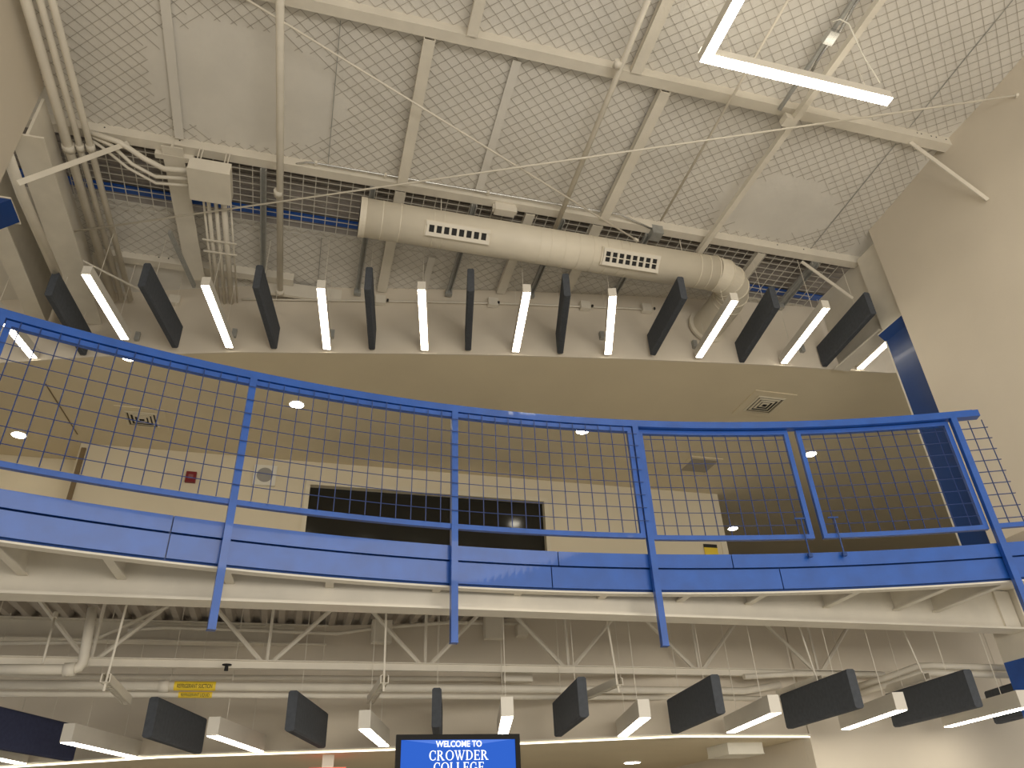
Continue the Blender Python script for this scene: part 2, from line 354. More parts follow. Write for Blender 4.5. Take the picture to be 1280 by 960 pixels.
# bright conduit on the middle purlin + grey junction box
z = 5.43
pts = [RP(370, 205, -.03), RP(383, 203, -.03), RP(395, 204, -.03), RP(530, 227, -.03), RP(700, 256, -.03), RP(775, 268, -.03), RP(792, 276, -.05), RP(815, 286, -.06)]
t = thing('metal_conduit', pts[0], 'bright metal conduit along the purlin above the duct', 'conduit')
MB().tube(pts, .011, 8).build('run', M_CHROME, t, True)
for x, y in ((395, 204), (482, 219), (610, 241)): p = RP(x, y, -.03); MB().bar(p-V((.012,0,0)), p+V((.012,0,0)), .035, .035).build('strap', M_STEEL, t)
p = RP(819, 291, -.06); t = thing('junction_box', p, 'small grey junction box above the second duct grille', 'box')
MB().box(p.x-.065, p.x+.065, p.y-.07, p.y+.07, p.z-.06, p.z+.05).build('box_body', M_GREY, t); MB().box(p.x-.06, p.x+.06, p.y-.065, p.y+.065, p.z-.066, p.z-.06).build('cover', M_GREY, t)
p = RP(632, 262, -.10); t = thing('junction_box', p, 'white round-cornered box on the purlin above the duct middle', 'box')
MB().box(p.x-.12, p.x+.10, p.y-.04, p.y+.05, p.z-.05, p.z+.06).build('box_body', M_STEEL, t); MB().box(p.x-.14, p.x-.12, p.y-.02, p.y+.03, p.z-.03, p.z+.04).build('hub', M_STEEL, t); MB().box(p.x+.10, p.x+.12, p.y-.02, p.y+.03, p.z-.03, p.z+.04).build('hub', M_STEEL, t)
# electrical pull box with conduits
eb = V((-1.23, 5.62, 6.98)); t = thing('electrical_box', eb, 'large white electrical pull box hung from the purlin', 'electrical box')
a0 = RP(239, 203, -.3); x0, x1 = -1.42, -1.05
MB().box(x0, x1, 5.40, 5.80, 7.06, 7.20).build('enclosure', M_STEEL, t)
MB().box(x0-.006, x1+.006, 5.395, 5.805, 7.05, 7.062).build('cover', M_STEEL, t)
for x in (-1.36, -1.33, -1.12, -1.09): MB().tube([(x, 5.42, 7.19), (x, 5.42, 7.36)], .006, 6).build('hanger_rod', M_STEEL, t)
for i, (ox, r) in enumerate(((-1.335, .012), (-1.29, .020), (-1.22, .020), (-1.145, .030), (-1.08, .010))):
    y1 = bky(ox)-.01; pipe('box_conduit', [(ox, 5.80, rz(5.8, -.2)), (ox+.03, y1, rz(y1, -.2))], r, ['slim conduit furthest left', 'white conduit second from left', 'white conduit in the middle', 'thickest white conduit', 'slim conduit furthest right'][i]+' of the bundle below the electrical box', 'conduit', group='conduits below the electrical box')
for yy in (6.45, 6.62): tag(MB().bar((-1.37, yy, rz(yy, -.225)), (-1.03, yy, rz(yy, -.225)), .018, .014).build('conduit_clamp', M_STEEL), 'cross clamp on the conduit bundle, '+('nearer the box' if yy < 6.5 else 'nearer the bulkhead'), 'clamp')
for i, (r, ys, pp) in enumerate(((.026, 5.50, ((150, 178), (180, 198), (205, 211))), (.018, 5.60, ((140, 182), (165, 205), (195, 221))), (.014, 5.69, ((130, 186), (160, 210), (195, 229))))):
    pts = [RP(105+i*2, 163+i*4, -.10), RP(*pp[0], -.15), RP(*pp[1], -.18), RP(*pp[2], -.2), V((x0-.0, ys, 7.12))]
    pipe('bent_conduit', pts, r, ['upper and thickest', 'middle', 'lowest and thinnest'][i]+' of three bent conduits entering the left of the electrical box', 'conduit', group='bent conduits')
# ------------------------------------------------------------------ duct
DC = V((0, 5.57, 6.95)); DR = .192
dl = thing('air_duct', (2, 5.57, 6.75), 'white round spiral air duct with two grilles and an elbow into the bulkhead', 'air duct')
x0d, x1d = GY(449, 273, 5.57).x, 4.05
def ductp(t): return V((x0d+(x1d-x0d)*t, 5.57, 6.95))
MB().tube([ductp(0), ductp(1)], DR, 40).build('duct_body', M_DUCT, dl, True)
for tt in (.0, .008): p = ductp(tt); MB().tube([p, p+V((.03, 0, 0))], DR+.006, 40).build('end_collar', M_DUCT, dl)
for tt in (.055, .10, .185, .21, .47, .50, .54, .58, .62, .66, .70, .725, .94, .97): p = ductp(tt); MB().tube([p, p+V((.008, 0, 0))], DR+.0035, 40).build('seam_ring', M_DUCT, dl)
ELR = .40; ec = V((x1d, 5.57+ELR, 6.95)); ar = []
for k in range(6): a = math.radians(90*k/5); ar.append(ec+V((ELR*math.sin(a), -ELR*math.cos(a), -.02*k/5)))
yb = bky(ar[-1].x)
MB().tube(ar+[V((ar[-1].x, yb+.02, 6.92))], DR, 40).build('elbow', M_DUCT, dl)
for k in (0, 1, 2, 3, 4, 5):
    p = ar[k]; a = math.radians(90*k/5); d = V((math.cos(a), math.sin(a), 0)); MB().tube([p-d*.006, p+d*.006], DR+.008, 40).build('elbow_seam', M_DUCT, dl)
MB().tube([V((ar[-1].x, yb-.03, 6.92)), V((ar[-1].x, yb, 6.92))], DR+.05, 40).build('wall_collar', M_DUCT, dl)
nrm = V((0, -.72, -.69)).normalized(); tg = V((1, 0, 0)).cross(nrm).normalized()
if tg.z > 0: tg = -tg
def grille(xc, L, rows, H):
    c = V((xc, 5.57, 6.95))+nrm*(DR+.012)
    def q(x, s, n): return c+V((x, 0, 0))+tg*s+nrm*n
    def slab(x0, x1, s0, s1, n0, n1): m = MB(); m.hexa([q(x0,s0,n0), q(x1,s0,n0), q(x1,s1,n0), q(x0,s1,n0)], [q(x0,s0,n1), q(x1,s0,n1), q(x1,s1,n1), q(x0,s1,n1)]); return m
    g = slab(-L/2-.03, L/2+.03, -H/2-.035, H/2+.035, -.06, -.0).build('grille_mount', M_DUCT, dl)
    slab(-L/2, L/2, -H/2, H/2, .0, .004).build('grille_opening', M_DARK, g)
    for s0, s1 in ((-H/2-.025, -H/2+.008), (H/2-.008, H/2+.03)): slab(-L/2-.02, L/2+.02, s0, s1, .0, .022).build('grille_frame', M_STEEL, g)
    for k in range(9):
        x = -L/2+L*k/8; slab(x-.012, x+.012, -H/2, H/2, .002, .016).build('blade', M_STEEL, g)
    if rows == 2: slab(-L/2, L/2, -.005, .005, .004, .019).build('cross_blade', M_STEEL, g)
gx1 = (GY(528, 288, 5.45).x+GY(614, 302, 5.45).x)/2; grille(gx1, .60, 1, .085)
gx2 = (GY(748, 316, 5.45).x+GY(825, 332, 5.45).x)/2; grille(gx2, .60, 2, .12)
for x in (ductp(.21).x, 3.72): MB().tube([(x, 5.57, 7.13), (x, 5.57, 7.42)], .005, 6).build('hanger_rod', M_STEEL, dl)
# ------------------------------------------------------------------ L pendant
zp = 6.93
c0 = Zp(880, 68, zp); c1 = Zp(1116, 124, zp)
pn = thing('pendant_lamp', (c0.x, c0.y, zp), 'bright L shaped linear pendant lamp below the roof at the top right', 'lamp')
xw = .085
def led(p, q, w, h, par, names=('housing', 'diffuser'), lm=M_LPEND):
    d = (q-p).normalized(); s = V((-d.y, d.x, 0))
    MB().bar(V((p.x, p.y, p.z+h/2+.008)), V((q.x, q.y, q.z+h/2+.008)), w, h).build(names[0], M_HOUS, par)
    MB().bar(V((p.x, p.y, p.z+.004)), V((q.x, q.y, q.z+.004)), w*.93, .008).build(names[1], lm, par)
M_LUPL = lampmat('pendant_top_lens', 3.0)
Lx1 = c1.x; Ly = c0.y+.03
h2 = xw/2
def lpoly(i, z): return [V(p) for p in ((c0.x+i, Ly+h2-i, z), (Lx1-i, Ly+h2-i, z), (Lx1-i, Ly-h2+i, z), (c0.x+xw-i, Ly-h2+i, z), (c0.x+xw-i, Ly-2.4+h2-i, z), (Lx1-i, Ly-2.4+h2-i, z), (Lx1-i, Ly-2.4-h2+i, z), (c0.x+i, Ly-2.4-h2+i, z))]
def lprism(i, z0, z1, nm, m):
    mb = MB(); a, b = lpoly(i, z0), lpoly(i, z1); mb.add(a+b, [(0, 1, 2, 3), (0, 3, 4, 7), (4, 5, 6, 7), (8, 9, 10, 11), (8, 11, 12, 15), (12, 13, 14, 15)]+[(k, (k+1) % 8, 8+(k+1) % 8, 8+k) for k in range(8)]); return mb.build(nm, m, pn)
lprism(0, zp+.008, zp+.10, 'housing', M_HOUS); lprism(.003, zp, zp+.0078, 'diffuser', M_LPEND)
for p, q in (((c0.x, Ly), (Lx1, Ly)), ((c0.x+xw/2, Ly), (c0.x+xw/2, Ly-2.4)), ((c0.x+xw, Ly-2.4), (Lx1, Ly-2.4))): MB().bar(V((*p, zp+.103)), V((*q, zp+.103)), xw*.7, .004).build('top_lens', M_LUPL, pn)
for x, y in ((c0.x+.3, Ly), (Lx1-.2, Ly), (c0.x+.04, Ly-1.6), (Lx1-.2, Ly-2.4)): MB().tube([(x, y, zp+.1), (x, y, rz(y, .05))], .003, 5).build('suspension_cable', M_STEEL, pn)
pts = [RP(1041, 27, -.13), RP(1050, 24, -.15), RP(1061, 30, -.2), RP(1071, 52, -.3), RP(1082, 75, -.4), RP(1092, 90, -.45), RP(1100, 103, -.47)]
tag(MB().tube(pts, .006, 6).build('power_cord', M_WHITE, smooth=True), 'white power cord drooping from the grey box to the pendant end', 'cord')
a, b = RP(1072, -8, -.07), RP(974, 137, -.07); d = (b-a).normalized()
t = thing('conduit_rack', b, 'grey strut channel with flexible conduit above the pendant', 'channel')
MB().bar(a-d*1, b, .03, .03).build('channel', M_GREY, t)
sd = V((.045, 0, -.01)); pts = [a+sd+d*(-.8+k*.1)+V((.012*math.sin(k*1.3), 0, 0)) for k in range(16)]
MB().tube(pts, .014, 8).build('flexible_conduit', M_CHROME, t, True)
p = RP(1038, 46, -.12); MB().bar(p-d*.06, p+d*.06, .09, .06).build('junction_box', M_CHROME, t)
# ------------------------------------------------------------------ linear lamps and baffles
AZU = math.radians(9.2)
def lamp_proto(name, L, w, h, lm, cab, label, group, zend):
    t = thing(name, (0, 0, 0), label, 'lamp', group)
    MB().box(-w/2, w/2, -L/2, L/2, .006, h).build('housing', M_HOUS, t)
    MB().box(-w*.46, w*.46, -L/2+.006, L/2-.006, 0, .007).build('diffuser', lm, t)
    for s in (-1, 1): MB().box(-w/2-.001, w/2+.001, s*L/2-.004, s*L/2+.004, .004, h+.001).build('end_cap', M_HOUS, t)
    for s in (-1, 1): MB().tube([(0, s*L*.28, h), (0, s*L*.28, h+cab)], .003, 5).build('suspension_cable', M_STEEL, t)
    return t
def baffle_proto(name, L, w, h, m, cab, label, group):
    t = thing(name, (0, 0, 0), label, 'acoustic baffle', group)
    b = .012; mb = MB(); y0, y1 = -L/2, L/2
    prof = [(-w/2, b), (-w/2+b, 0), (w/2-b, 0), (w/2, b), (w/2, h-b), (w/2-b, h), (-w/2+b, h), (-w/2, h-b)]
    mb.prism([(x, y0+.0, z) for x, z in prof], (0, L, 0)); mb.build('panel', m, t)
    for s in (-1, 1): MB().tube([(0, s*L*.28, h), (0, s*L*.28, h+cab)], .0025, 5).build('suspension_cable', M_STEEL, t)
    return t
def place(items, proto_fn, z, L, default_az):
    proto = None; out = []
    for (a, b, lb) in items:
        A, B = Zp(*a, z), Zp(*b, z); d = B-A; az = math.atan2(d.x, d.y)
        az = max(default_az-.09, min(default_az+.09, az)) if not isinstance(lb, tuple) else az
        if isinstance(lb, tuple): lb = lb[0]
        far = B-V((math.sin(az), math.cos(az), 0))*(L/2+.045)
        loc = V((far.x, far.y, z))
        if proto is None:
            proto = proto_fn(lb); proto.location = loc; proto.rotation_euler = (0, 0, -az); out.append(proto)
        else: out.append(clone(proto, loc, -az, lb))
    return out
ORD = ['first', 'second', 'third', 'fourth', 'fifth', 'sixth', 'seventh', 'eighth', 'ninth', 'tenth']
UL = [((12, 412), (44, 451)), ((118, 362), (158, 428)), ((258, 362), (288, 438)), ((401, 362), (409, 440)), ((527, 365), (531, 441)), ((658, 370), (644, 443)), ((766, 372), (760, 446)), ((917, 379), (872, 450)), ((1033, 386), (978, 457)), ((1110, 437), (1072, 464))]
ULL = ['lit linear lamp seen through the railing corner at the far left, upper row', 'lit linear lamp below the three pipes, upper row', 'lit linear lamp below the electrical box, upper row',
  'lit linear lamp right of the tall pipe, upper row', 'lit linear lamp under the first duct grille, upper row', 'lit linear lamp under the duct middle, upper row', 'lit linear lamp under the second duct grille, turned slightly, upper row', 'lit linear lamp in front of the duct elbow, upper row', 'lit linear lamp between the two rightmost upper baffles', 'lit linear lamp partly behind the blue column, upper row']
items = [(a, b, ((l,) if i == 6 else l)) for i, ((a, b), l) in enumerate(zip(UL, ULL))]
ul = place(items, lambda lb: lamp_proto('linear_lamp', 1.08, .082, .105, M_LUP, .78, lb, 'upper row of linear lamps', 0), 6.41, 1.08, AZU)
sc_mesh = None
for i in (7,):
    for ch in ul[i].children:
        if ch.name.startswith('suspension_cable'):
            ch.data = ch.data.copy()
            zt = max(v.co.z for v in ch.data.vertices)
            for v in ch.data.vertices:
                if v.co.z > .3: v.co.z = .345
UB = [((57, 365), (105, 447)), ((180, 365), (220, 438)), ((321, 365), (343, 439)), ((461, 385), (465, 440)), ((588, 380), (585, 441)), ((703, 400), (700, 445)), ((855, 375), (815, 447)), ((972, 385), (926, 456)), ((1090, 395), (1029, 461))]
UBL = ['dark felt baffle beside the left rafter, upper row', 'dark felt baffle between the three pipes and the stub rafter, upper row', 'dark felt baffle just left of the tall pipe, upper row', 'dark felt baffle seen edge-on under the left end of the duct', 'dark felt baffle under the first third of the duct, upper row', 'dark felt baffle just left of the turned lamp, upper row', 'dark felt baffle left of the duct elbow, upper row', 'dark felt baffle right of the duct elbow, upper row', 'dark felt baffle next to the blue column, upper row']
ub = place([(a, b, l) for (a, b), l in zip(UB, UBL)], lambda lb: baffle_proto('acoustic_baffle', 1.06, .07, .30, M_FELT, .55, lb, 'upper row of felt baffles'), 6.41, 1.06, AZU)
for ch in ub[0].children:          # the baffle under the left rafter hangs from its flange
    if ch.name.startswith('suspension_cable'):
        ch.data = ch.data.copy()
        for v in ch.data.vertices:
            if v.co.z > .5: v.co.z = .428
# bulkhead conduit with small boxes
pts = [V((x, bky(x)-.03, 7.12)) for x in [-1.0+.25*k for k in range(20)]]
t = thing('bulkhead_conduit', pts[0], 'thin white conduit along the top of the bulkhead', 'conduit')
MB().tube(pts, .012, 6).build('run', M_STEEL, t, True)
for x in (-1.75, .55, 1.85, 2.95, 3.7): MB().box(x-.06, x+.06, bky(x)-.07, bky(x)-.01, 7.07, 7.18).build('outlet_box', M_STEEL, t)
for x in (.62, 1.9, 3.02, 3.78): MB().box(x, x+.022, bky(x)-.075, bky(x)-.05, 7.1, 7.125).build('knockout', M_DARK, t)
p0 = GY(380, 352, 7.0); tag(MB().box(-.75, .25, bky(-.2)-.06, bky(-.2)-.02, 7.12, 7.30).build('closure_plate', M_STEEL), 'flat white closure plate above the bulkhead left of the duct', 'panel')
for i, (x, y) in enumerate(((172, 421), (293, 417), (415, 418), (752, 420), (868, 431), (1002, 436))):
    g = 7.0
    for _ in range(6): g = bky(GY(x, y, g).x)-.02
    q = GY(x, y, g); tag(MB().box(q.x-.025, q.x+.025, g-.03, g+.02, q.z-.05, q.z+.05).build('cable_clip', M_GREY), ['small clip on the bulkhead right of the lamp below the pipes', 'small clip right of the lamp below the electrical box', 'small clip right of the tall pipe', 'small clip left of the turned lamp', 'small clip left of the duct elbow collar', 'small clip between the two rightmost upper baffles'][i], 'clip', 'bulkhead clips')
# ------------------------------------------------------------------ balcony ceiling and wall fittings
def downlight(x, y, z, r, label, group='balcony downlights'):
    p = Zp(x, y, z); t = thing('downlight', p, label, 'downlight', group)
    MB().tube([p-V((0,0,.012)), p+V((0,0,.002))], [r*1.12, r*1.18], 24).build('trim_ring', M_WHITE, t)
    MB().tube([p-V((0,0,.016)), p-V((0,0,.011))], [r*.95, r], 24).build('lens', M_LDOWN, t)
for x, y, lb in ((24, 543, 'round downlight at the far left of the balcony ceiling'), (371, 505, 'round downlight right of the first railing post'), (728, 538, 'round downlight left of the third railing post'), (1013, 567, 'round downlight behind the right gate leaf'), (916, 660, 'round downlight in the hallway behind the left gate leaf')):
    downlight(x, y, ZC, .085, lb)
for X, Y, lb in ((10.7, 8.41, 'unseen downlight added to brighten the hallway, hidden behind the right wall'),):  # added out of sight to brighten the hallway, following the downlight spacing
    v = V((X, Y, ZC))-EYE; downlight(640+F*v.dot(_r)/v.dot(_w), 480-F*v.dot(_u)/v.dot(_w), ZC, .085, lb)
pz = Zp(163, 443.5, ZC); downlight(161, 446, ZC, .07, 'round downlight beside the baffle row just above the rail')
def diffuser(x, y, s, label, rot=0, plain=False):
    p = Zp(x, y, ZC); t = thing('air_diffuser', p, label, 'air diffuser'); t.rotation_euler = (0, 0, rot)
    WL[t.name] = V((0, 0, 0))
    def sq(h, z0, z1, w):
        m = MB()
        for s1 in (-1, 1):
            m.hexa([(s1*h, -h, z0), (s1*h, h, z0), (s1*(h-w), h-w, z1), (s1*(h-w), -h+w, z1)], [(s1*h, -h, z0-.004), (s1*h, h, z0-.004), (s1*(h-w), h-w, z1-.004), (s1*(h-w), -h+w, z1-.004)])
            m.hexa([(-h, s1*h, z0), (h, s1*h, z0), (h-w, s1*(h-w), z1), (-h+w, s1*(h-w), z1)], [(-h, s1*h, z0-.004), (h, s1*h, z0-.004), (h-w, s1*(h-w), z1-.004), (-h+w, s1*(h-w), z1-.004)])
        return m
    if plain:
        MB().box(-s, s, -s, s, -.012, -.0).build('frame', M_CEIL, t)
        m = MB()
        MB().box(-s*.8, s*.8, -s*.8, s*.8, -.016, -.012).build('perforated_face', mat('perforated_grey', (.36, .32, .26), .8), t)
        return
    MB().box(-s*1.5, s*1.5, -s*1.5, s*1.5, -.010, 0).build('ceiling_plate', M_CEIL, t)
    MB().box(-s*.85, s*.85, -s*.85, s*.85, -.014, -.010).build('throat', M_DARK, t)
    for k in range(4): sq(s*(1-.24*k), -.014, -.021, s*.12).build('vane', M_TRIM, t)
diffuser(955, 505, .20, 'square four way air diffuser at the right of the balcony ceiling')
diffuser(178, 523, .19, 'square four way air diffuser behind the left railing panel')
diffuser(874, 581, .26, 'plain square perforated ceiling grille behind the left gate leaf', plain=True)
p = GY(238.5, 596, BW-.04); t = thing('fire_alarm', p, 'small dark red fire alarm on the back wall', 'alarm')
MB().box(p.x-.065, p.x+.065, p.y-.01, p.y+.04, p.z-.075, p.z+.075).build('alarm_body', M_RED, t); MB().box(p.x-.03, p.x+.03, p.y-.018, p.y-.01, p.z-.03, p.z+.03).build('strobe', mat('strobe', (.3, .12, .12), .2, var=0), t)
p = GY(331, 594, BW-.04); t = thing('wall_speaker', p, 'square cream wall speaker with a round grey grille', 'speaker')
MB().box(p.x-.15, p.x+.15, p.y-.01, p.y+.04, p.z-.15, p.z+.15).build('back_plate', M_WHITE, t); MB().tube([p-V((0,.02,0)), p-V((0,.005,0))], .105, 28).build('round_grille', mat('grey_grille', (.32, .31, .29), .7), t)
a, b = GY(879, 680, BW-.01), GY(899, 692, BW-.01); t = thing('wall_notice', ((a.x+b.x)/2, a.y, b.z), 'small yellow and black notice on the end of the back wall', 'sign')
MB().box(a.x, b.x-.02, a.y-.01, a.y, a.z-.40, a.z-.055).build('yellow_panel', M_YEL, t); MB().box(a.x, b.x-.02, a.y-.01, a.y, a.z-.055, a.z).build('black_header', M_DARK, t)
# ------------------------------------------------------------------ blue columns
def column(x0, x1, y0, y1, ztop, label, beige, tip, top):
    t = thing('steel_column', ((x0+x1)/2, y0, 0), label, 'column')
    if beige:
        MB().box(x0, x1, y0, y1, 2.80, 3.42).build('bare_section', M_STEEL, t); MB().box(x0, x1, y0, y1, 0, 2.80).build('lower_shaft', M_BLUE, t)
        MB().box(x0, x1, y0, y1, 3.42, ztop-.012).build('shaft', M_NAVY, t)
        for k in range(4):
            for s in (.10, .2): MB().tube([(x0-.015, y0+s, 3.32-.1*k), (x0, y0+s, 3.32-.1*k)], .016, 6).build('bolt', M_STEEL, t)
        MB().box(x0-.004, x0+.004, y1-.012, y1+.006, 3.42, ztop-.1).build('lit_flange_edge', M_STEEL, t)  # pale colour stands in for light catching the blue flange edge
    else: MB().box(x0, x1, y0, y1, 0, ztop-.012).build('shaft', M_NAVY, t)
    MB().box(min(x0, x1)-(tip if beige else 0), x1+(0 if beige else tip), y0-.01, y1+.03, ztop-.012, ztop).build('cap_plate', M_STEEL, t)
    if beige: MB().hexa([(x0, y0, ztop-.11), (x1, y0, ztop-.11), (x1, y1, ztop-.11), (x0, y1, ztop-.11)], [(x0-tip, y0, ztop-.012), (x1, y0, ztop-.012), (x1, y1+.025, ztop-.012), (x0-tip, y1+.025, ztop-.012)]).build('cap_flare', M_NAVY, t)
    else: MB().hexa([(x0, y0, ztop-.2), (x1, y0, ztop-.2), (x1, y1, ztop-.2), (x0, y1, ztop-.2)], [(x0, y0, ztop-.012), (x1+tip, y0, ztop-.012), (x1+tip, y1, ztop-.012), (x0, y1, ztop-.012)]).build('cap_flare', M_NAVY, t)
    if top: MB().box(x0+.01, x1, y0, y1, ztop, 7.36).build('bare_top', M_STEEL, t)
    return t
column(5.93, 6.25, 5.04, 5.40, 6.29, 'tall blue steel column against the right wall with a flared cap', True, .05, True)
column(-3.2, -2.74, 5.14, 5.40, 6.14, 'blue column cap at the far left edge below the wall corner', False, .2, False)
# ------------------------------------------------------------------ railing
RC = V((1.39, -4.55, 0)); RR = 9.486
def ang(x, y, z): p = Zp(x, y, z); return math.atan2(p.x-RC.x, p.y-RC.y)
def rp(a, z, dr=0): return V((RC.x+(RR+dr)*math.sin(a), RC.y+(RR+dr)*math.cos(a), z))
def rdir(a): return V((math.sin(a), math.cos(a), 0))
def arcbar(a0, a1, z, w, h, dr=0, n=10):
    m = MB(); rail = [(rp(a0+(a1-a0)*k/n, z, dr), rdir(a0+(a1-a0)*k/n)) for k in range(n+1)]
    m.sweep(rail, [(-w/2, -h/2), (w/2, -h/2), (w/2, h/2), (-w/2, h/2)]); return m
ZT, ZB = 4.49, 3.53
A0 = ang(6, 394, ZT)-.001; A1 = ang(317, 470, ZT); A2 = ang(567, 511, ZT); A3 = ang(791, 529, ZT); A4 = ang(1186, 520, ZT); AG = (ang(980, 533, ZT)+ang(991, 533, ZT))/2; A5 = ang(1221, 515, ZT)
def wires(a0, a1, z0, z1, dr, par, sp=.1085):
    m = MB(); L = RR*(a1-a0); nv = max(1, round(L/sp)); n = max(8, nv)
    for k in range(1, nv):
        a = a0+(a1-a0)*k/nv; m.bar(rp(a, z0, dr), rp(a, z1, dr), .0055, .0055, (0, 1, 0))
    for k in range(8):
        z = z1-.065-k*.1045; m.tube([rp(a0+(a1-a0)*j/n, z, dr-.006) for j in range(n+1)], .003, 5)
    return m.build('wire_mesh', M_WIRE, par)
def stiles(a, b, sub): return [x for x, e in ((a, A0), (b, A3)) if not sub or abs(x-e) < .02]
def frame(a0, a1, z0, z1, par, w=.035, dr=0, sub=False):
    if sub: par = arcbar(a0, a1, z1-w/2, .035, w, dr).build('infill_panel', M_BLUE, par)
    else: arcbar(a0, a1, z1-w/2, .035, w, dr).build('top_bar', M_BLUE, par)
    arcbar(a0, a1, z0+w/2, .035, w, dr).build('bottom_bar', M_BLUE, par)
    h = w/RR
    for a in stiles(a0+h/2, a1-h/2, sub): MB().bar(rp(a, z0+w, dr), rp(a, z1-w, dr), w, .035, rdir(a)).build('stile', M_BLUE, par)
    return par
RL = thing('balcony_railing', rp(A2, 2.74), 'curved blue steel railing with wire mesh infill along the balcony edge', 'railing')
POST = [(A0, 'blue steel railing post at the left edge of the photo'), (A1, 'blue railing post left of the wall speaker'), (A2, 'blue railing post in the middle, seen straight on'), (A3, 'blue railing post beside the left gate leaf'), (A4, 'blue railing post beside the blue column at the right')]
for a, lb in POST:
    t = MB().bar(rp(a, 2.74, -.04), rp(a, ZT-.05, -.04), .046, .05, rdir(a)).build('post', M_BLUE, RL)
    t['label'] = lb
    MB().bar(rp(a, 2.735, -.04), rp(a, 2.741, -.04), .05, .054, rdir(a)).build('end_cap', M_BLUE, t)
def panel(a0, a1, lb, name=None, cat='railing', gap=.03):
    g = gap/RR
    if name is None:
        p = frame(a0+(g if a0 == A0 else 0), a1-(g if a1 == A3 else 0), ZB-.02, ZT-.055, RL, sub=True, dr=-.03); wires(a0, a1, ZB+.01, ZT-.06, -.068, p); p['label'] = lb; return p
    t = thing(name, rp((a0+a1)/2, ZB, 0), lb, cat, 'gate leaves')
    frame(a0+g, a1-g, ZB-.02, ZT-.055, t); wires(a0+g, a1-g, ZB+.01, ZT-.07, 0, t); return t
panel(A0, A1, 'blue wire mesh railing panel at the left end')
panel(A1, A2, 'blue wire mesh railing panel in front of the left half of the dark window')
panel(A2, A3, 'blue wire mesh railing panel in front of the right half of the dark window')
for a0, a1, lb, end in ((A3, AG, 'left gate leaf of blue wire mesh', 1), (AG, A4, 'right gate leaf of blue wire mesh in front of the blue column', 0)):
    t = panel(a0, a1, lb, 'gate_leaf', 'gate', .035)
    a = a1-.12/RR if end else a0+.14/RR
    MB().tube([rp(a, 3.36, -.045), rp(a, 3.66, -.045)], .006, 6).build('drop_bolt', M_NAVY, t)
    MB().bar(rp(a-.05/RR, 3.66, -.045), rp(a+.03/RR, 3.66, -.045), .012, .012).build('bolt_handle', M_NAVY, t)
    MB().bar(rp(a-.015/RR, 3.37, -.045), rp(a+.015/RR, 3.37, -.045), .03, .03).build('bolt_keeper', M_NAVY, t)
AE = A5+.38/RR
t = arcbar(A4+.03/RR, AE, ZB, .035, .035).build('infill_panel', M_BLUE, RL); t['label'] = 'short blue wire mesh end panel against the right wall'
m = MB()
for da in (.13, .235): a = A4+da/RR; m.bar(rp(a, ZB, -.0), rp(a, ZT-.06, 0), .006, .006, (0, 1, 0))
for k in range(9): z = ZB+.06+.096*k; m.bar(rp(A4+.03/RR, z), rp(A4+.26/RR, z), .006, .006)
m.build('wire_mesh', M_WIRE, t)
t = arcbar(A0-.003, A5, ZT-.02, .075, .055, -.02, 40).build('top_rail', M_BLUE, RL, False)
arcbar(A0-.003, A5-.004, ZT+.012, .045, .012, -.02, 40).build('cap_strip', M_BLUE, t)
# fascia plates
fs = thing('balcony_fascia', rp(A2, 3.14, 0), 'curved blue steel fascia plates along the balcony edge', 'fascia')
AL, AR = A0-.09, A4+.14
j1 = ang(207, 690, 3.2); j2 = ang(701, 712, 3.2); j3 = ang(1002, 705, 3.2); k1 = ang(217, 650, 3.36); k2 = ang(703, 690, 3.36); k3 = ang(925, 690, 3.36)
for a0, a1 in ((AL, j1), (j1, j2), (j2, j3), (j3, AR)): arcbar(a0+.0004, a1-.0004, 3.215, .012, .148, .012, 48).build('lower_plate', M_BLUE, fs)
for a0, a1 in ((AL, k1), (k1, k2), (k2, k3), (k3, AR)): arcbar(a0+.0004, a1-.0004, 3.350, .012, .102, .0, 48).build('upper_plate', M_BLUE, fs)
arcbar(AL, AR, 3.27, .01, .28, .035, 40).build('backing_plate', M_NAVY, fs)
# deck edge angle, outriggers under the deck
t = thing('deck_edge', rp(A2, 3.08, .05), 'cream steel edge angle under the blue fascia', 'deck edge')
arcbar(AL, AR, 3.122, .07, .012, .06, 40).build('angle_leg', M_STEEL, t); arcbar(AL, AR, 3.15, .008, .05, .035, 40).build('angle_face', M_STEEL, t)
BY = 5.03
m = MB(); n = 40
for k in range(n):
    a0 = AL+(AR-AL)*k/n; a1 = AL+(AR-AL)*(k+1)/n; p, q = rp(a0, 0, .05), rp(a1, 0, .05)
    m.hexa([(p.x, p.y, 3.34), (q.x, q.y, 3.34), (q.x, 5.5, 3.34), (p.x, 5.5, 3.34)], [(p.x, p.y, 3.39), (q.x, q.y, 3.39), (q.x, 5.5, 3.39), (p.x, 5.5, 3.39)])
struct(m.build('ceiling_overhang', M_STEEL), 'pale underside of the curved balcony overhang', 'ceiling')
ORP = [(-10, 668), (137, 690), (287, 706), (418, 717), (553, 727), (655, 733), (762, 737), (868, 737), (968, 733), (1085, 730), (1200, 725), (1270, 722)]
OL = ['first', 'second', 'third', 'fourth', 'fifth', 'sixth', 'seventh', 'eighth', 'ninth', 'tenth', 'eleventh', 'twelfth']
